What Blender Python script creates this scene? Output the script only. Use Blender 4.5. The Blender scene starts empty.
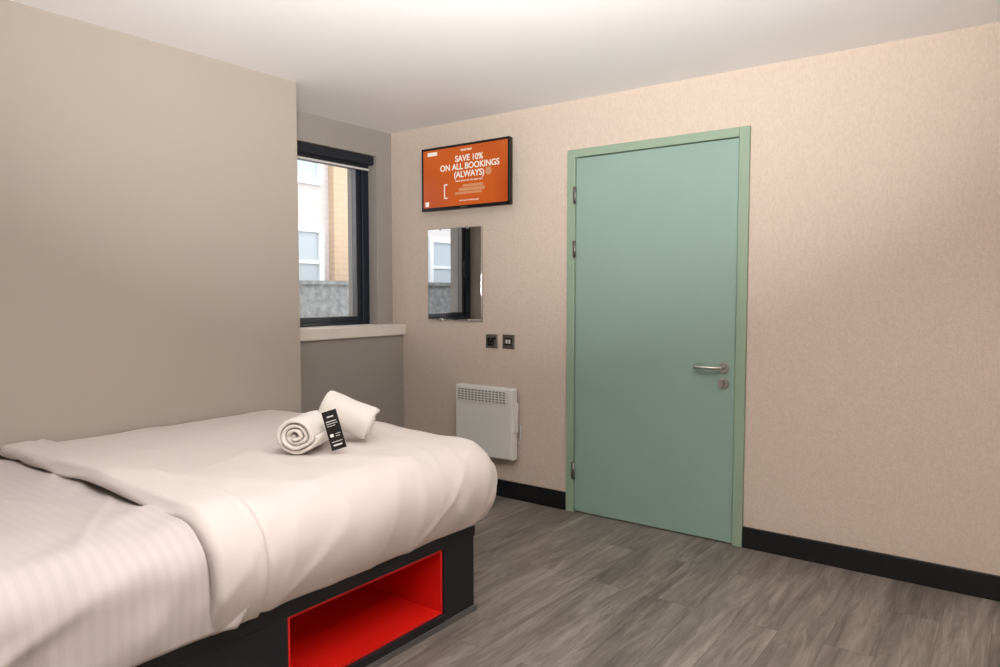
import bpy, bmesh, math
from mathutils import Vector, Matrix, noise
scene = bpy.context.scene
COL = scene.collection
try:
    scene.view_settings.view_transform = 'Standard'
except Exception:
    pass

# ---------------------------------------------------------------- helpers
def lin(c):
    c = c/255.0
    return c/12.92 if c <= 0.04045 else ((c+0.055)/1.055)**2.4
def rgb(r, g, b):
    return (lin(r), lin(g), lin(b), 1.0)

def mat(name, col, rough=0.6, metal=0.0, bump=None, vary=None, emit=None, spec=None, sheen=0.0):
    m = bpy.data.materials.new(name); m.use_nodes = True
    nt = m.node_tree; N = nt.nodes; L = nt.links
    b = N['Principled BSDF']
    b.inputs['Base Color'].default_value = col
    b.inputs['Roughness'].default_value = rough
    b.inputs['Metallic'].default_value = metal
    if spec is not None: b.inputs['Specular IOR Level'].default_value = spec
    if sheen: b.inputs['Sheen Weight'].default_value = sheen
    tc = N.new('ShaderNodeTexCoord')
    if vary:
        sc, amt = vary
        n = N.new('ShaderNodeTexNoise'); n.inputs['Scale'].default_value = sc; n.inputs['Detail'].default_value = 4
        L.new(tc.outputs['Object'], n.inputs['Vector'])
        mr = N.new('ShaderNodeMapRange'); mr.inputs[1].default_value = .3; mr.inputs[2].default_value = .7
        mr.inputs[3].default_value = 1-amt; mr.inputs[4].default_value = 1+amt
        L.new(n.outputs['Fac'], mr.inputs[0])
        mx = N.new('ShaderNodeVectorMath'); mx.operation = 'SCALE'
        mx.inputs[0].default_value = col[:3]
        L.new(mr.outputs[0], mx.inputs['Scale'])
        L.new(mx.outputs[0], b.inputs['Base Color'])
    if bump:
        sc, st, dist = bump[:3]
        n = N.new('ShaderNodeTexNoise'); n.inputs['Detail'].default_value = 3; n.inputs['Scale'].default_value = sc
        mp = N.new('ShaderNodeMapping')
        if len(bump) > 3: mp.inputs['Scale'].default_value = bump[3]
        L.new(tc.outputs['Object'], mp.inputs['Vector']); L.new(mp.outputs[0], n.inputs['Vector'])
        bp = N.new('ShaderNodeBump'); bp.inputs['Strength'].default_value = st; bp.inputs['Distance'].default_value = dist
        L.new(n.outputs['Fac'], bp.inputs['Height']); L.new(bp.outputs[0], b.inputs['Normal'])
    if emit:
        b.inputs['Emission Color'].default_value = emit[0]
        b.inputs['Emission Strength'].default_value = emit[1]
    return m

def finish(ob, parent=None):
    if parent is not None:
        ob.parent = parent
        ob.matrix_parent_inverse = Matrix.Translation(-parent.location)
    return ob

def empty(name, loc):
    e = bpy.data.objects.new(name, None); e.location = loc; e.empty_display_size = .1
    COL.objects.link(e); return e

def mesh_ob(name, verts, faces, m, parent=None, smooth=False):
    me = bpy.data.meshes.new(name); me.from_pydata(verts, [], faces); me.update()
    me.materials.append(m)
    if smooth:
        for p in me.polygons: p.use_smooth = True
    ob = bpy.data.objects.new(name, me); COL.objects.link(ob)
    return finish(ob, parent)

def boxes(name, bl, m, parent=None, bevel=0.0, seg=2):
    """bl: list of (x0,x1,y0,y1,z0,z1)"""
    V = []; F = []
    for (x0, x1, y0, y1, z0, z1) in bl:
        k = len(V)
        V += [(x0,y0,z0),(x1,y0,z0),(x1,y1,z0),(x0,y1,z0),(x0,y0,z1),(x1,y0,z1),(x1,y1,z1),(x0,y1,z1)]
        F += [(k,k+3,k+2,k+1),(k+4,k+5,k+6,k+7),(k,k+1,k+5,k+4),(k+1,k+2,k+6,k+5),(k+2,k+3,k+7,k+6),(k+3,k,k+4,k+7)]
    ob = mesh_ob(name, V, F, m, parent)
    if bevel:
        md = ob.modifiers.new('bev', 'BEVEL'); md.width = bevel; md.segments = seg; md.limit_method = 'ANGLE'
        for p in ob.data.polygons: p.use_smooth = True
        md.harden_normals = True
    return ob

def cyl(name, p0, p1, r, m, parent=None, n=32, bevel=0.0, r2=None):
    p0 = Vector(p0); p1 = Vector(p1); d = (p1-p0)
    bm = bmesh.new()
    bmesh.ops.create_cone(bm, cap_ends=True, segments=n, radius1=r, radius2=r if r2 is None else r2, depth=d.length)
    q = Vector((0,0,1)).rotation_difference(d.normalized())
    bmesh.ops.transform(bm, matrix=Matrix.Translation((p0+p1)/2) @ q.to_matrix().to_4x4(), verts=bm.verts)
    me = bpy.data.meshes.new(name); bm.to_mesh(me); bm.free(); me.materials.append(m)
    for p in me.polygons: p.use_smooth = len(p.vertices) == 4
    ob = bpy.data.objects.new(name, me); COL.objects.link(ob)
    if bevel:
        md = ob.modifiers.new('bev', 'BEVEL'); md.width = bevel; md.segments = 3; md.limit_method = 'ANGLE'
    return finish(ob, parent)

def tube(name, pts, r, m, parent=None):
    cu = bpy.data.curves.new(name, 'CURVE'); cu.dimensions = '3D'; cu.bevel_depth = r; cu.bevel_resolution = 6
    cu.use_fill_caps = True
    sp = cu.splines.new('POLY'); sp.points.add(len(pts)-1)
    for i, p in enumerate(pts): sp.points[i].co = (*p, 1)
    cu.materials.append(m)
    ob = bpy.data.objects.new(name, cu); COL.objects.link(ob)
    return finish(ob, parent)

def text(name, body, loc, size, m, parent, rot=(math.pi/2,0,0), align='CENTER', bold=0.0):
    cu = bpy.data.curves.new(name, 'FONT'); cu.body = body; cu.size = size; cu.align_x = align; cu.align_y = 'CENTER'
    cu.extrude = .0004; cu.offset = bold; cu.materials.append(m); cu.space_line = .85
    ob = bpy.data.objects.new(name, cu); ob.location = loc; ob.rotation_euler = rot; COL.objects.link(ob)
    return finish(ob, parent)

# ---------------------------------------------------------------- materials
M_left = mat('paint_greige', rgb(176,166,155), .85, bump=(90,.08,.002))
M_recess = mat('paint_grey', rgb(162,157,151), .85, bump=(90,.08,.002))
M_ceil = mat('paint_ceiling', rgb(244,243,243), .9, bump=(60,.05,.002))
M_black = mat('baseboard_black', rgb(12,15,20), .45)
M_doorleaf = mat('door_sage', rgb(146,173,164), .42, vary=(3,.02), bump=(200,.04,.001))
M_doorframe = mat('frame_green', rgb(150,172,150), .4)
M_steel = mat('brushed_steel', rgb(190,188,184), .3, 1.0)
M_dsteel = mat('dark_chrome', rgb(150,148,146), .35, 1.0)
M_plastic = mat('white_plastic', rgb(226,226,224), .4)
M_vent = mat('vent_dark', rgb(120,120,120), .7)
M_blackpl = mat('black_plastic', rgb(14,14,16), .3)
M_sill = mat('sill_cream', rgb(230,222,212), .5, vary=(6,.02))
M_anth = mat('frame_anthracite', rgb(22,34,46), .4)
M_blind = mat('blind_fabric', rgb(30,34,42), .8, bump=(400,.1,.001))
M_basewood = mat('bed_black', rgb(22,25,32), .45, bump=(30,.05,.002,(1,8,8)))
M_red = mat('red_laminate', rgb(228,32,24), .35)
M_alu = mat('alu_trim', rgb(130,130,132), .4, .8)
M_mattress = mat('mattress_white', rgb(220,218,215), .9)
M_duvet = mat('duvet_cotton', rgb(216,206,202), .9, bump=(14,.10,.01), sheen=.1)
M_towel = mat('towel_terry', rgb(240,234,228), 1.0, bump=(420,.8,.004), sheen=.4)
M_white = mat('print_white', rgb(235,235,235), .6)

def wallpaper():
    m = mat('wallpaper_beige', rgb(216,200,184), .75); nt = m.node_tree; N = nt.nodes; L = nt.links
    b = N['Principled BSDF']; tc = N.new('ShaderNodeTexCoord')
    mp = N.new('ShaderNodeMapping'); mp.inputs['Scale'].default_value = (150,150,65)
    L.new(tc.outputs['Object'], mp.inputs[0])
    n = N.new('ShaderNodeTexNoise'); n.inputs['Scale'].default_value = 1; n.inputs['Detail'].default_value = 3
    L.new(mp.outputs[0], n.inputs['Vector'])
    v = N.new('ShaderNodeTexVoronoi'); v.inputs['Scale'].default_value = 100
    L.new(tc.outputs['Object'], v.inputs['Vector'])
    add = N.new('ShaderNodeMath'); add.operation = 'MULTIPLY_ADD'; add.inputs[1].default_value = .5
    L.new(v.outputs['Distance'], add.inputs[0]); L.new(n.outputs['Fac'], add.inputs[2])
    bp = N.new('ShaderNodeBump'); bp.inputs['Strength'].default_value = .42; bp.inputs['Distance'].default_value = .0035
    L.new(add.outputs[0], bp.inputs['Height']); L.new(bp.outputs[0], b.inputs['Normal'])
    cr = N.new('ShaderNodeValToRGB')
    cr.color_ramp.elements[0].position = .32; cr.color_ramp.elements[0].color = rgb(208,191,176)
    cr.color_ramp.elements[1].position = .68; cr.color_ramp.elements[1].color = rgb(217,201,186)
    L.new(n.outputs['Fac'], cr.inputs[0]); L.new(cr.outputs[0], b.inputs['Base Color'])
    return m
M_paper = wallpaper()

def floor_mat():
    m = mat('grey_oak_planks', rgb(110,105,100), .36); nt = m.node_tree; N = nt.nodes; L = nt.links
    b = N['Principled BSDF']; tc = N.new('ShaderNodeTexCoord')
    mp = N.new('ShaderNodeMapping'); mp.inputs['Rotation'].default_value = (0,0,math.pi/2); mp.inputs['Location'].default_value = (.3,.07,0)
    L.new(tc.outputs['Object'], mp.inputs[0])
    br = N.new('ShaderNodeTexBrick'); br.inputs['Scale'].default_value = 1
    br.inputs['Brick Width'].default_value = 1.2; br.inputs['Row Height'].default_value = .16
    br.inputs['Mortar Size'].default_value = .0008; br.inputs['Mortar Smooth'].default_value = .3
    br.inputs['Color1'].default_value = (.0,.0,.0,1); br.inputs['Color2'].default_value = (1,1,1,1)
    br.inputs['Mortar'].default_value = (.3,.3,.3,1); br.offset = .37
    L.new(mp.outputs[0], br.inputs['Vector'])
    mp2 = N.new('ShaderNodeMapping'); mp2.inputs['Scale'].default_value = (28,2.8,1)
    L.new(tc.outputs['Object'], mp2.inputs[0])
    addv = N.new('ShaderNodeVectorMath'); addv.operation = 'MULTIPLY_ADD'
    L.new(br.outputs['Color'], addv.inputs[0]); addv.inputs[1].default_value = (7,13,3); L.new(mp2.outputs[0], addv.inputs[2])
    n = N.new('ShaderNodeTexNoise'); n.inputs['Scale'].default_value = 1; n.inputs['Detail'].default_value = 9; n.inputs['Roughness'].default_value = .72; n.inputs['Distortion'].default_value = 1.0
    L.new(addv.outputs[0], n.inputs['Vector'])
    n2 = N.new('ShaderNodeTexNoise'); n2.inputs['Scale'].default_value = .25; n2.inputs['Detail'].default_value = 3
    L.new(addv.outputs[0], n2.inputs['Vector'])
    mm = N.new('ShaderNodeMath'); mm.operation = 'MULTIPLY_ADD'; mm.inputs[1].default_value = .5
    L.new(n2.outputs['Fac'], mm.inputs[0]); L.new(n.outputs['Fac'], mm.inputs[2])
    cr = N.new('ShaderNodeValToRGB'); e = cr.color_ramp.elements
    e[0].position = .50; e[0].color = rgb(82,76,72)
    e[1].position = .98; e[1].color = rgb(160,150,142)
    k = cr.color_ramp.elements.new(.74); k.color = rgb(121,113,107)
    L.new(mm.outputs[0], cr.inputs[0])
    mr = N.new('ShaderNodeMapRange'); mr.inputs[3].default_value = .92; mr.inputs[4].default_value = 1.06
    L.new(br.outputs['Color'], mr.inputs[0])
    sc = N.new('ShaderNodeVectorMath'); sc.operation = 'SCALE'
    L.new(cr.outputs[0], sc.inputs[0]); L.new(mr.outputs[0], sc.inputs['Scale'])
    mx = N.new('ShaderNodeMix'); mx.data_type = 'RGBA'
    L.new(br.outputs['Fac'], mx.inputs[0]); L.new(sc.outputs[0], mx.inputs[6]); mx.inputs[7].default_value = rgb(74,69,66)
    L.new(mx.outputs[2], b.inputs['Base Color'])
    bp = N.new('ShaderNodeBump'); bp.inputs['Strength'].default_value = .15; bp.inputs['Distance'].default_value = .002
    L.new(n.outputs['Fac'], bp.inputs['Height']); L.new(bp.outputs[0], b.inputs['Normal'])
    return m
M_floor = floor_mat()

def stripe_mat():
    m = mat('sheet_satin_stripe', rgb(222,216,218), .7, sheen=.1); nt = m.node_tree; N = nt.nodes; L = nt.links
    b = N['Principled BSDF']; uv = N.new('ShaderNodeUVMap'); uv.uv_map = 'UVMap'
    sx = N.new('ShaderNodeSeparateXYZ'); L.new(uv.outputs[0], sx.inputs[0])
    mu = N.new('ShaderNodeMath'); mu.operation = 'MULTIPLY'; mu.inputs[1].default_value = 2*math.pi/.030
    L.new(sx.outputs[1], mu.inputs[0])
    si = N.new('ShaderNodeMath'); si.operation = 'SINE'; L.new(mu.outputs[0], si.inputs[0])
    cr = N.new('ShaderNodeValToRGB'); cr.color_ramp.elements[0].position = .35; cr.color_ramp.elements[1].position = .65
    cr.color_ramp.elements[0].color = rgb(199,189,189); cr.color_ramp.elements[1].color = rgb(204,194,193)
    ma = N.new('ShaderNodeMath'); ma.operation = 'MULTIPLY_ADD'; ma.inputs[1].default_value = .5; ma.inputs[2].default_value = .5
    L.new(si.outputs[0], ma.inputs[0]); L.new(ma.outputs[0], cr.inputs[0]); L.new(cr.outputs[0], b.inputs['Base Color'])
    mr = N.new('ShaderNodeMapRange'); mr.inputs[3].default_value = .6; mr.inputs[4].default_value = .85
    L.new(ma.outputs[0], mr.inputs[0]); L.new(mr.outputs[0], b.inputs['Roughness'])
    return m
M_sheet = stripe_mat()

def brick_mat(name, c1, c2, mort, w=.22, h=.07):
    m = mat(name, c1, .9); nt = m.node_tree; N = nt.nodes; L = nt.links
    b = N['Principled BSDF']; tc = N.new('ShaderNodeTexCoord')
    sx = N.new('ShaderNodeSeparateXYZ'); L.new(tc.outputs['Object'], sx.inputs[0])
    cx = N.new('ShaderNodeCombineXYZ'); L.new(sx.outputs[1], cx.inputs[0]); L.new(sx.outputs[2], cx.inputs[1])
    br = N.new('ShaderNodeTexBrick'); br.inputs['Scale'].default_value = 1
    br.inputs['Brick Width'].default_value = w; br.inputs['Row Height'].default_value = h; br.inputs['Mortar Size'].default_value = .008
    br.inputs['Color1'].default_value = c1; br.inputs['Color2'].default_value = c2; br.inputs['Mortar'].default_value = mort
    L.new(cx.outputs[0], br.inputs['Vector']); L.new(br.outputs['Color'], b.inputs['Base Color'])
    return m

# ---------------------------------------------------------------- room shell
XL, XW, XWL = -3.05, -3.515, -3.415
YD, YC, H = 3.51, 2.37, 2.33
XR, YB = 1.35, -1.3
boxes('floor', [(-3.9, XR+.15, YB-.15, YD+.2, -.1, 0)], M_floor)
boxes('ceiling', [(-3.9, XR+.15, YB-.15, YD+.2, H, H+.1)], M_ceil)
boxes('wall_left', [(-3.9, XL, YB, YC, 0, H)], M_left)
WY0, WY1, WZ0, WZ1 = 2.53, 3.37, 1.045, 2.16
boxes('wall_window', [(-3.8, XWL, YC, YD, 0, .97),
                      (-3.8, XW, YC, WY0, .97, H), (-3.8, XW, WY1, YD, .97, H),
                      (-3.8, XW, WY0, WY1, WZ1, H), (-3.8, -3.63, WY0, WY1, .97, 1.04)], M_recess)
DX0, DX1, DZ = -2.115, -1.10, 2.055
boxes('wall_door', [(-3.8, DX0, YD, YD+.15, 0, H), (DX1, XR, YD, YD+.15, 0, H), (DX0, DX1, YD, YD+.15, DZ, H),
                    (DX0, DX1, YD+.08, YD+.15, 0, DZ)], M_paper)
boxes('wall_right', [(XR, XR+.15, YB, YD+.15, 0, H)], M_paper)
boxes('wall_back', [(-3.9, XR+.15, YB-.15, YB, 0, H)], M_left)

boxes('baseboard_door', [(XWL, DX0, YD-.016, YD, 0, .105), (DX1, XR, YD-.016, YD, 0, .105)], M_black, bevel=.004)
boxes('baseboard_window', [(XWL, XWL+.016, YC, YD-.016, 0, .105)], M_black, bevel=.004)
boxes('baseboard_right', [(XR-.016, XR, YB, YD-.016, 0, .105)], M_black, bevel=.004)
boxes('baseboard_left', [(XL, XL+.016, YB, .1, 0, .105)], M_black, bevel=.004)
boxes('window_sill', [(-3.63, -3.385, YC+.002, YD-.002, .972, 1.044)], M_sill, bevel=.008, seg=3)

# ---------------------------------------------------------------- window
win = empty('window_1', (-3.6, 2.97, 1.6))
def ring(y0, y1, z0, z1, wl, wr, wb, wt, x0, x1):
    return [(x0,x1,y0,y0+wl,z0,z1),(x0,x1,y1-wr,y1,z0,z1),(x0,x1,y0+wl,y1-wr,z0,z0+wb),(x0,x1,y0+wl,y1-wr,z1-wt,z1)]
boxes('outer_frame', ring(WY0, WY1, WZ0, WZ1, .06,.06,.022,.05, -3.65,-3.59), M_anth, win, bevel=.004)
boxes('sash', ring(WY0+.06, WY1-.06, WZ0+.022, WZ1-.05, .04,.048,.034,.04, -3.64,-3.605), M_anth, win, bevel=.004)
boxes('bead', ring(WY0+.095, WY1-.103, WZ0+.052, WZ1-.085, .006,.006,.006,.006, -3.632,-3.60), M_alu, win)
g = bpy.data.materials.new('window_glass'); g.use_nodes = True
nt = g.node_tree; nt.nodes.clear()
o = nt.nodes.new('ShaderNodeOutputMaterial'); mxs = nt.nodes.new('ShaderNodeMixShader')
t = nt.nodes.new('ShaderNodeBsdfTransparent'); gl = nt.nodes.new('ShaderNodeBsdfGlossy'); gl.inputs['Roughness'].default_value = .02
mxs.inputs[0].default_value = .05
nt.links.new(t.outputs[0], mxs.inputs[1]); nt.links.new(gl.outputs[0], mxs.inputs[2]); nt.links.new(mxs.outputs[0], o.inputs[0])
boxes('glass', [(-3.624,-3.62, WY0+.10, WY1-.108, WZ0+.056, WZ1-.09)], g, win)
boxes('handle', [(-3.603,-3.585, WY0+.075, WY0+.095, 1.45, 1.5),(-3.59,-3.575, WY0+.075, WY0+.095, 1.38, 1.49)], M_blackpl, win, bevel=.003)
bl = empty('roller_blind', (-3.56, 2.97, 2.1))
boxes('cassette', [(-3.585,-3.53, WY0+.005, WY1-.005, 2.10, 2.157)], M_blind, bl, bevel=.008)
boxes('fabric', [(-3.572,-3.57, WY0+.02, WY1-.02, 2.07, 2.10)], M_blind, bl)
boxes('bottom_bar', [(-3.578,-3.563, WY0+.02, WY1-.02, 2.065, 2.078)], M_plastic, bl, bevel=.003)
# outside
M_cream = brick_mat('facade_cream', rgb(212,203,198), rgb(208,199,194), rgb(201,192,187), .22, .075)
M_tan = brick_mat('facade_tan', rgb(208,180,152), rgb(205,176,148), rgb(198,170,143))
M_stone = mat('garden_wall_stone', rgb(132,132,130), .95, vary=(14,.3), bump=(20,.8,.03))
M_pave = mat('pavement', rgb(150,148,145), .9, vary=(3,.1))
nb = empty('neighbouring_building', (-7.3, 3, 0))
boxes('facade', [(-7.6,-7.0,-6,5.9,-.1,6)], M_cream, nb)
boxes('facade_wing', [(-7.6,-6.9,5.9,12,-.1,6)], M_tan, nb)
wl = [];gl2=[]
for yy in (-3.2,-1.4,5.1):
    for zz in (1.2,2.55):
        wl += ring(yy, yy+.68, zz, zz+.85, .07,.07,.07,.07, -7.0,-6.95) + [(-7.0,-6.96,yy+.07,yy+.61,zz+.4,zz+.44)]
        gl2.append((-7.0,-6.985,yy+.07,yy+.61,zz+.07,zz+.78))
boxes('window_frames', wl, M_white, nb)
boxes('window_panes', gl2, mat('pane_grey', rgb(184,190,194), .2), nb)
boxes('garden_wall', [(-6.2,-6.0,-6,12,-.1,1.34),(-6.23,-5.97,-6,12,1.34,1.38)], M_stone)
boxes('pavement', [(-7.0,-3.92,-6,12,-.15,-.1)], M_pave)

# ---------------------------------------------------------------- door
dr = empty('door_1', ((DX0+DX1)/2, YD, 0))
fw = .05
boxes('frame', [(DX0+.001,DX0+fw,YD-.018,YD+.078,0,DZ-.001),(DX1-fw,DX1-.001,YD-.018,YD+.078,0,DZ-.001),
                (DX0+fw,DX1-fw,YD-.018,YD+.078,DZ-fw+.004,DZ-.001)], M_doorframe, dr, bevel=.003)
boxes('leaf', [(DX0+fw+.003,DX1-fw-.005,YD-.004,YD+.036,.006,DZ-fw)], M_doorleaf, dr, bevel=.002)
boxes('stop', [(DX0+fw,DX0+fw+.015,YD+.037,YD+.07,0,DZ-fw),(DX1-fw-.015,DX1-fw,YD+.037,YD+.07,0,DZ-fw)], M_blackpl, dr)
hx = DX0+fw+.001
for i, z in enumerate((1.80,1.50,.24)):
    cyl('hinge_%d'%(i+1), (hx,YD-.014,z-.045), (hx,YD-.014,z+.045), .0075, M_dsteel, dr, 16)
    boxes('hinge_plate_%d'%(i+1), [(hx-.012,hx+.004,YD-.0195,YD-.0175,z-.05,z+.05)], M_dsteel, dr)
hxx = DX1-fw-.058; hz = .885
cyl('rose', (hxx,YD-.004,hz),(hxx,YD-.016,hz), .026, M_steel, dr, 40, .002)
cyl('lock_escutcheon', (hxx,YD-.004,hz-.078),(hxx,YD-.015,hz-.078), .026, M_steel, dr, 40, .002)
cyl('lock_cylinder', (hxx,YD-.015,hz-.078),(hxx,YD-.020,hz-.078), .010, M_dsteel, dr, 24)
boxes('thumb_turn', [(hxx-.004,hxx+.004,YD-.034,YD-.018,hz-.096,hz-.06)], M_steel, dr, bevel=.002)
pts = [(hxx,YD-.014,hz),(hxx,YD-.045,hz)]
for k in range(1,7):
    a = k/6*math.pi/2; pts.append((hxx-.015*math.sin(a)-.0, YD-.045-.015*(1-math.cos(a))*1.0, hz))
pts += [(hxx-.12,YD-.060,hz)]
for k in range(1,7):
    a = k/6*math.pi/2; pts.append((hxx-.12-.015*math.sin(a), YD-.045-.015*math.cos(a), hz))
pts.append((hxx-.135,YD-.028,hz))
tube('lever', pts, .0095, M_steel, dr)

# ---------------------------------------------------------------- television
tv = empty('television', (-2.805, 3.43, 1.97))
tx0,tx1,tz0,tz1 = -3.150,-2.458,1.772,2.165
yf = 3.42
boxes('housing', [(tx0,tx1,yf,yf+.03,tz0,tz1)], M_blackpl, tv, bevel=.006)
boxes('rear_bulge', [(tx0+.1,tx1-.1,yf+.03,yf+.055,tz0+.04,tz1-.1)], M_blackpl, tv, bevel=.01)
boxes('wall_bracket', [(-2.9,-2.7,yf+.055,YD,1.9,2.05)], M_blackpl, tv, bevel=.004)
boxes('bezel', [(tx0,tx1,yf-.005,yf+.001,tz0,tz0+.020),(tx0,tx1,yf-.005,yf+.001,tz1-.014,tz1),
      (tx0,tx0+.014,yf-.005,yf+.001,tz0,tz1),(tx1-.014,tx1,yf-.005,yf+.001,tz0,tz1)], M_blackpl, tv, bevel=.002)
def screen_mat():
    m = mat('screen_orange', rgb(20,8,4), .25); nt = m.node_tree; N = nt.nodes; L = nt.links
    b = N['Principled BSDF']; tc = N.new('ShaderNodeTexCoord')
    gr = N.new('ShaderNodeTexNoise'); gr.inputs['Scale'].default_value = 2.2; gr.inputs['Detail'].default_value = 0
    L.new(tc.outputs['Object'], gr.inputs['Vector'])
    cr = N.new('ShaderNodeValToRGB'); cr.color_ramp.elements[0].position = .35; cr.color_ramp.elements[1].position = .65
    cr.color_ramp.elements[0].color = rgb(186,66,22); cr.color_ramp.elements[1].color = rgb(216,98,34)
    L.new(gr.outputs['Fac'], cr.inputs[0]); L.new(cr.outputs[0], b.inputs['Emission Color']); b.inputs['Emission Strength'].default_value = .8
    return m
boxes('screen', [(tx0+.013,tx1-.013,yf-.002,yf,tz0+.019,tz1-.013)], screen_mat(), tv)
M_txt = mat('screen_text', rgb(30,25,20), .5, emit=(rgb(255,240,225),.85))
M_yel = mat('screen_light_orange', rgb(20,8,4), .5, emit=(rgb(240,160,110),.7))
cx = (tx0+tx1)/2+.04; ty = yf-.0026
text('headline_1','SAVE 10%', (cx,ty,2.075), .052, M_txt, tv, bold=.0011)
text('headline_2','ON ALL BOOKINGS', (cx,ty,2.027), .052, M_txt, tv, bold=.0011)
text('headline_3','(ALWAYS)', (cx+.0,ty,1.979), .052, M_txt, tv, bold=.0011)
text('header','hotel stays', (cx-.02,ty,2.128), .02, M_txt, tv, bold=.0004)
text('subline','book direct for the best rate', (cx,ty,1.942), .018, M_txt, tv)
text('caption','terms and conditions apply', (cx,ty,1.822), .014, M_txt, tv)
boxes('logo_badge', [(tx0+.05,tx0+.13,ty,ty+.0006,2.115,2.138)], M_txt, tv)
cyl('badge', (cx+.150,ty-.0003,1.982),(cx+.150,ty+.0006,1.982), .024, M_yel, tv, 24)
boxes('bed_graphic', [(cx-.11,cx+.10,ty,ty+.0006,1.86,1.874),(cx-.08,cx+.12,ty,ty+.0006,1.878,1.898),(cx-.05,cx+.11,ty,ty+.0006,1.902,1.918)], M_yel, tv)
boxes('bracket_graphic', [(cx-.2,cx-.192,ty,ty+.0006,1.84,1.93),(cx-.2,cx-.17,ty,ty+.0006,1.84,1.847),(cx-.2,cx-.17,ty,ty+.0006,1.923,1.93),(tx0+.03,tx0+.06,ty,ty+.0006,1.80,1.83)], M_txt, tv)
boxes('brand_mark', [(-2.83,-2.78,yf-.0056,yf-.005,tz0+.007,tz0+.013)], M_alu, tv)

# ---------------------------------------------------------------- mirror
mi = empty('wall_mirror', (-2.95, 3.50, 1.37))
boxes('backing', [(-3.170,-2.732,3.500,3.51,1.085,1.662)], M_alu, mi)
boxes('mirror_glass', [(-3.172,-2.730,3.494,3.500,1.083,1.664)], mat('silvered_glass', (.92,.93,.94,1), .01, 1.0), mi, bevel=.002)
boxes('bevelled_edge', [(-3.176,-2.726,3.496,3.5005,1.0795,1.083),(-3.176,-2.726,3.496,3.5005,1.664,1.6675),
      (-3.1755,-3.172,3.496,3.5005,1.083,1.664),(-2.730,-2.7265,3.496,3.5005,1.083,1.664)], M_steel, mi)
for i,(x,z) in enumerate(((-3.06,1.664),(-2.84,1.664),(-3.06,1.083),(-2.84,1.083))):
    boxes('clip_%d'%(i+1), [(x-.01,x+.01,3.490,3.51,z-.008,z+.008)], M_steel, mi, bevel=.001)

# ---------------------------------------------------------------- sockets
def socket(name, x, z, kind):
    s = empty(name, (x, 3.505, z))
    boxes('plate', [(x-.043,x+.043,3.501,3.51,z-.043,z+.043)], M_dsteel, s, bevel=.002)
    if kind == 0:
        boxes('insert', [(x-.028,x+.020,3.499,3.502,z-.028,z+.022)], M_blackpl, s, bevel=.001)
        boxes('pins', [(x-.007,x+.001,3.4985,3.4992,z+.003,z+.015),(x-.019,x-.011,3.4985,3.4992,z-.015,z-.009),(x+.005,x+.013,3.4985,3.4992,z-.015,z-.009)], M_alu, s)
        boxes('rocker', [(x+.023,x+.033,3.496,3.502,z+.008,z+.026)], M_blackpl, s, bevel=.001)
    else:
        boxes('insert', [(x-.026,x+.026,3.499,3.502,z-.022,z+.022)], M_blackpl, s, bevel=.001)
        boxes('ports', [(x-.018,x-.004,3.4985,3.4992,z-.012,z+.012),(x+.004,x+.018,3.4985,3.4992,z-.012,z+.012)], M_plastic, s)
socket('wall_socket', -2.658, .958, 0)
socket('wall_socket', -2.529, .960, 1)

# ---------------------------------------------------------------- heater
ht = empty('panel_heater', (-2.65, 3.46, .48))
hx0,hx1,hz0,hz1 = -2.888,-2.445,.25,.685
boxes('body', [(hx0,hx1,3.425,3.485,hz0,hz1)], M_plastic, ht, bevel=.014, seg=4)
boxes('rear_case', [(hx0+.03,hx1-.03,3.485,3.50,hz0+.03,hz1-.03)], M_vent, ht)
boxes('bracket', [(hx0+.08,hx0+.11,3.50,3.51,hz0+.05,hz1-.05),(hx1-.11,hx1-.08,3.50,3.51,hz0+.05,hz1-.05)], M_vent, ht)
boxes('vent_recess', [(hx0+.025,hx1-.045,3.4235,3.4255,.590,.668)], M_vent, ht)
sl = []
for i in range(6):
    z = .590+i*.0150; sl.append((hx0+.022,hx1-.042,3.419,3.426,z-.0035,z+.0035))
n = 14; w = (hx1-.045)-(hx0+.025)
for i in range(n+1):
    x = hx0+.025+i*w/n; sl.append((x-.003,x+.003,3.420,3.425,.588,.668))
boxes('louvres', sl, M_plastic, ht)
boxes('control_box', [(hx1-.001,hx1+.012,3.435,3.475,.42,.60)], M_plastic, ht, bevel=.004)
cyl('thermostat_knob', (hx1+.012,3.455,.57),(hx1+.018,3.455,.57), .014, M_plastic, ht, 24, .002)
tube('power_cord', [(hx1-.03,3.49,.36),(hx1+.008,3.492,.35),(hx1+.012,3.495,.40),(hx1+.010,3.497,.46)], .004, M_plastic, ht)

# ---------------------------------------------------------------- bed
bed = empty('double_bed', (-2.38, 1.17, 0))
BX, BY0, BY1 = -1.727, .17, 2.17
WX = XL+.012
NY0, NY1 = 1.285, 1.985
boxes('base_deck', [(WX,BX,BY0,BY1,.30,.362)], M_basewood, bed, bevel=.004)
boxes('base_carcass', [(BX-.045,BX-.004,BY0+.01,NY0,.0,.30),
                       (BX-.045,BX-.004,NY1,BY1-.004,0,.30),
                       (WX+.01,BX-.045,BY1-.045,BY1-.01,0,.30),
                       (WX+.01,BX-.045,BY0+.01,BY0+.045,0,.30),
                       (WX+.01,WX+.04,BY0+.045,BY1-.045,0,.30)], M_basewood, bed, bevel=.003)
boxes('plinth_rail', [(BX-.045,BX+.002,NY0,NY1,0,.050)], M_basewood, bed, bevel=.003)
boxes('plinth_trim', [(BX-.03,BX+.006,BY0+.02,BY1+.002,.0,.022)], M_alu, bed, bevel=.002)
nx = BX-.55
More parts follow.
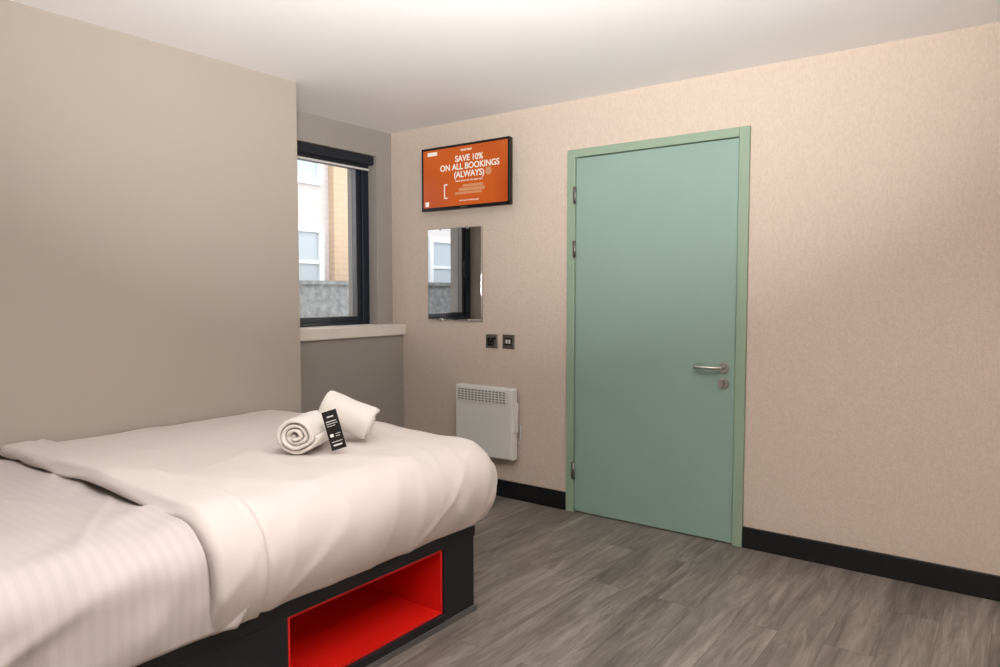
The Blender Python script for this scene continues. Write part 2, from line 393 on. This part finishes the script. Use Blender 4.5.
boxes('storage_niche', [(nx,BX-.012,NY0,NY1,.050,.060),(nx,BX-.012,NY0,NY1,.288,.2995),
                        (nx,nx+.012,NY0,NY1,.060,.288),(nx,BX-.012,NY0,NY0+.012,.060,.288),(nx,BX-.012,NY1-.012,NY1,.060,.288)], M_red, bed)
boxes('mattress', [(WX+.02,-1.80,.21,2.13,.362,.625)], M_mattress, bed, bevel=.05, seg=4)
boxes('headboard', [(WX,BX,.10,.165,0,1.0)], M_basewood, bed, bevel=.01)

def fbm(x,y,s=0.0,o=3):
    v=0;a=1;f=1
    for _ in range(o):
        v += a*noise.noise(Vector((x*f,y*f,s))); a*=.5; f*=2
    return v
def drape(name, x0, xi, y0, yi, R, top, hem, m, wr, foot=True, yend=None, step=.010, tuck=.25):
    Lq = R*math.pi/2; Ls = (top-R-hem)
    Lt = Lq+Ls
    nxn = int(round((xi+Lt-x0)/step)); xs = [x0+(xi+Lt-x0)*i/nxn for i in range(nxn+1)]
    y1 = yi+Lt if foot else yend
    nyn = int(round((y1-y0)/step)); ys = [y0+(y1-y0)*i/nyn for i in range(nyn+1)]
    V=[];UV=[]
    for q in ys:
        for p in xs:
            ex=max(0,p-xi); ey=max(0,q-yi) if foot else 0
            mxx=max(ex,ey)
            if mxx<=1e-9:
                P=Vector((p,q,top)); n=Vector((0,0,1)); side=0
            else:
                hy=math.hypot(ex,ey); d=Vector((ex/hy,ey/hy,0))
                bx = min(p,xi); by=min(q,yi) if foot else q
                if mxx<Lq:
                    a=mxx/R; h=R*math.sin(a); dz=R*(1-math.cos(a)); side=mxx/Lq
                else:
                    s=mxx-Lq; a=math.pi/2; k=s/max(Ls,1e-6)
                    h=R-tuck*Ls*k*k; dz=R+s; side=1+k
                P=Vector((bx+d.x*h,by+d.y*h,top-dz)); n=(d*math.sin(a)+Vector((0,0,math.cos(a)))).normalized()
            off = wr(P,p,q,side)
            P = P+n*off
            if P.x < XL+.006: P.x = XL+.006
            V.append(P); UV.append((p,q))
    W=nxn+1; F=[]
    for j in range(nyn):
        for i in range(nxn):
            F.append((j*W+i,j*W+i+1,(j+1)*W+i+1,(j+1)*W+i))
    ob = mesh_ob(name, V, F, m, bed, True)
    uvl = ob.data.uv_layers.new(name='UVMap')
    for lp in ob.data.loops: uvl.data[lp.index].uv = UV[lp.vertex_index]
    sd = ob.modifiers.new('sol','SOLIDIFY'); sd.thickness=.008; sd.offset=-1
    return ob
def ss(a,b,x):
    t=max(0,min(1,(x-a)/(b-a))); return t*t*(3-2*t)
def crease(x,y,ang,fr,seed,sharp=3.0):
    c,s=math.cos(ang),math.sin(ang); u=(x*c+y*s); v=(-x*s+y*c)
    n=noise.noise(Vector((u*fr,v*fr*.22,seed)))
    return math.exp(-(n*sharp)**2*6)
def wr_duvet(P,p,q,side):
    o = .012*fbm(p*1.7,q*1.7,3.1,2)
    o += .0035*fbm(p*7,q*7,8.2,2)
    o += .006*crease(p,q,.5,3.0,1.7)*ss(1.1,1.4,q) 
    o += .006*crease(p,q,2.2,2.4,5.7)
    o += .003*crease(p,q,1.2,6.0,11.7,4)
    if side>0.3:
        o += .012*min(side,1)*noise.noise(Vector((p*.8+q*5,P.x*5,2.2)))
        o += .006*min(side,1)*crease(q,p,.9,6,7.7)
    wob = .010*noise.noise(Vector((p*3,0,4.4)))
    e = q-(1.0+wob)
    band = .032*math.sqrt(max(0,min(1,e/.02)))
    step = -.017*ss(.150,.162,e)
    o += band+step - .004*math.exp(-((e-.168)/.008)**2) - .0035*math.exp(-((e-.122)/.006)**2)
    o += .012*math.sin(max(0,min(1,(p+3.05)/1.3))*math.pi)
    return o
def wr_sheet(P,p,q,side):
    o = .008*fbm(p*2.2,q*2.2,13.1,3)
    o += .009*crease(p,q,.2,3.5,9.7)+.007*crease(p,q,1.9,4.5,2.7)+.005*crease(p,q,1.0,7,21.7)
    if side>.5:
        k=min(1,(side-.5))
        o += k*(.024*noise.noise(Vector((q*7+p*1.5,p*1.2,6.6)))+.018*crease(q,p,.5,6,3.3)+.016*crease(q,p,1.2,5,8.3)+.006)
    return o
drape('fitted_sheet', XL+.01, -1.795, .2, 0, .11, .648, .37, M_sheet, wr_sheet, foot=False, yend=1.10, tuck=.1)
drape('duvet', XL+.008, -1.795, 1.0-.004, 2.15, .138, .655, .366, M_duvet, wr_duvet, tuck=.36)
def pillow(name, cx, cy, cz, sx, sy, sz):
    V=[];F=[];n=28
    for sgn in (1,-1):
        for j in range(n+1):
            for i in range(n+1):
                u=i/n*2-1; v=j/n*2-1
                h=((1-abs(u)**3.5)*(1-abs(v)**3.5))
                h=max(0,h)**.55
                V.append((cx+u*sx*(1-.06*v*v), cy+v*sy*(1-.06*u*u), cz+sgn*sz*h+.004*noise.noise(Vector((u*3,v*3,sgn)))*h))
    W=n+1; K=W*W
    for j in range(n):
        for i in range(n):
            a=j*W+i
            F.append((a,a+1,a+1+W,a+W)); F.append((K+a,K+a+W,K+a+1+W,K+a+1))
    ob=mesh_ob(name,V,F,M_duvet,bed,True)
    wd=ob.modifiers.new('w','WELD'); wd.merge_threshold=.0005
pillow('pillow_1',-2.72,.385,.745,.28,.18,.07)
pillow('pillow_2',-2.13,.385,.745,.28,.18,.07)

# ---------------------------------------------------------------- towels
def towel(name, A, B, R, turns, flat, roll, seed):
    A=Vector(A);B=Vector(B);ax=(B-A);Ln=ax.length;ax.normalize()
    up=Vector((0,0,1)); sd=ax.cross(up).normalized(); up=sd.cross(ax)
    nt_=int(turns*36); ns=18; pitch=R/turns; th=pitch*.9
    V=[];F=[]
    for s in range(ns+1):
        z=s/ns
        for k in range(nt_+1):
            a=k/36*2*math.pi
            rc=pitch*.35+pitch*(k/36)
            w=1+.10*noise.noise(Vector((math.cos(a)*1.3,math.sin(a)*1.3,z*2.5+seed)))
            endb = .010*noise.noise(Vector((k*.12,seed,0 if z<.5 else 5)))
            zz = z*Ln + (endb-.004*math.sin(k/36*2*math.pi*.5) if s in(0,ns) else 0)
            for r in (rc-th/2, rc+th/2):
                rr=max(.0005,r)*w
                if s in (0,ns): rr = rc*w+(rr-rc*w)*.55
                cxx=rr*math.cos(a+roll); cyy=rr*math.sin(a+roll)
                cyy*=flat; cxx*=1.04
                V.append(A+ax*zz+sd*cxx+up*cyy)
    W=(nt_+1)*2
    for s in range(ns):
        for k in range(nt_):
            a=s*W+k*2;b=a+2;c=a+W;d=c+2
            F.append((a,b,d,c)); F.append((a+1,c+1,d+1,b+1))
    for k in range(nt_):
        a=k*2; F.append((a,a+1,a+3,a+2))
        a=ns*W+k*2; F.append((a,a+2,a+3,a+1))
    for s in range(ns):
        a=s*W; F.append((a,a+W,a+W+1,a+1))
        a=s*W+nt_*2; F.append((a,a+1,a+W+1,a+W))
    return mesh_ob(name,V,F,M_towel,None,True)
TZ=.692
towel('bath_towel',(-2.065,1.575,TZ+.060),(-2.175,1.765,TZ+.060),.066,3.6,.88,2.6,1.0)
towel('bath_towel',(-2.165,1.785,TZ+.130),(-2.02,1.90,TZ+.056),.058,3.2,.95,1.0,4.0)

# card
M_card = mat('card_black', rgb(16,16,18), .35)
Pb=Vector((-1.965,1.690,TZ+.008)); U=Vector((.8,.6,0)); Vv=(Vector((-.8,-.6,0))*.042+Vector((-.6,.8,0))*.020+Vector((0,0,.134)))
cd = empty('info_card', Pb)
Vn=Vv.normalized(); U=(U-Vn*U.dot(Vn)).normalized(); Nn=U.cross(Vn)
w2=.027; hh=Vv.length
vs=[]
for dn in (0,-.0015):
    for (a,b) in ((-w2,0),(w2,0),(w2,hh),(-w2,hh)): vs.append(Pb+U*a+Vn*b+Nn*dn)
mesh_ob('card_board',vs,[(0,1,2,3),(7,6,5,4),(0,4,5,1),(1,5,6,2),(2,6,7,3),(3,7,4,0)],M_card,cd)
def quad(a0,a1,b0,b1): return [Pb+U*a+Vn*b+Nn*.0006 for a,b in ((a0,b0),(a1,b0),(a1,b1),(a0,b1))]
V=[];F=[]
for (a0,a1,b0,b1) in ((-.012,.012,.118,.123),(-.02,.018,.102,.105),(-.02,.02,.094,.096),(-.02,.01,.086,.088),
                      (-.018,-.006,.047,.058),(.002,.02,.055,.057),(.002,.016,.047,.049),(-.02,.02,.028,.030),(-.016,.016,.014,.019)):
    k=len(V); V+=quad(a0,a1,b0,b1); F.append((k,k+1,k+2,k+3))
mesh_ob('card_print',V,F,M_white,cd)

# ---------------------------------------------------------------- lights
def dome(name, x, y, strength, col, r=.17):
    e = empty(name,(x,y,H))
    cyl('rim',(x,y,H),(x,y,H-.03),r+.015,M_plastic,e,48)
    me=bpy.data.meshes.new('diffuser'); bm=bmesh.new()
    bmesh.ops.create_uvsphere(bm,u_segments=32,v_segments=16,radius=r)
    bmesh.ops.delete(bm,geom=[v for v in bm.verts if v.co.z>.001],context='VERTS')
    bmesh.ops.transform(bm,matrix=Matrix.Translation((x,y,H-.03))@Matrix.Scale(.5,4,(0,0,1)),verts=bm.verts)
    bm.to_mesh(me);bm.free()
    me.materials.append(mat('opal_glow',(.9,.9,.9,1),.5,emit=(col,strength)))
    ob=bpy.data.objects.new('diffuser',me);COL.objects.link(ob);finish(ob,e)
dome('ceiling_fill_light',-.6,.7,9,(1,.88,.76,1))  # unseen dome fixture, added as weak warm fill
dome('ceiling_fill_light',.3,1.1,58,(1,.83,.67,1))  # second unseen dome, added as the main warm fill
def area(name, loc, target, size, energy, col, spread=math.pi):
    l=bpy.data.lights.new(name,'AREA'); l.shape='DISK'; l.size=size; l.energy=energy; l.color=col; l.spread=spread
    ob=bpy.data.objects.new(name,l); COL.objects.link(ob); ob.location=loc
    ob.rotation_euler=(Vector(target)-Vector(loc)).to_track_quat('-Z','Y').to_euler()
    return ob
area('bounce_fill',(-.1,.1,1.35),(-1.05,1.35,2.75),.35,80,(1,.985,.97),math.radians(100))  # added fill bounced off the ceiling; no lamp fixture stands here
w = bpy.data.worlds.new('World'); scene.world = w; w.use_nodes = True
bg = w.node_tree.nodes['Background']; bg.inputs[0].default_value = (.88,.94,1.0,1); bg.inputs[1].default_value = 2.7

# ---------------------------------------------------------------- camera
cam = bpy.data.cameras.new('camera'); cam.lens = 25.73; cam.sensor_width = 36; cam.clip_start=.05
co = bpy.data.objects.new('camera', cam); COL.objects.link(co)
co.location = (0,0,1.26); co.rotation_euler = (math.radians(90-3.32),0,math.radians(36.5))
scene.camera = co
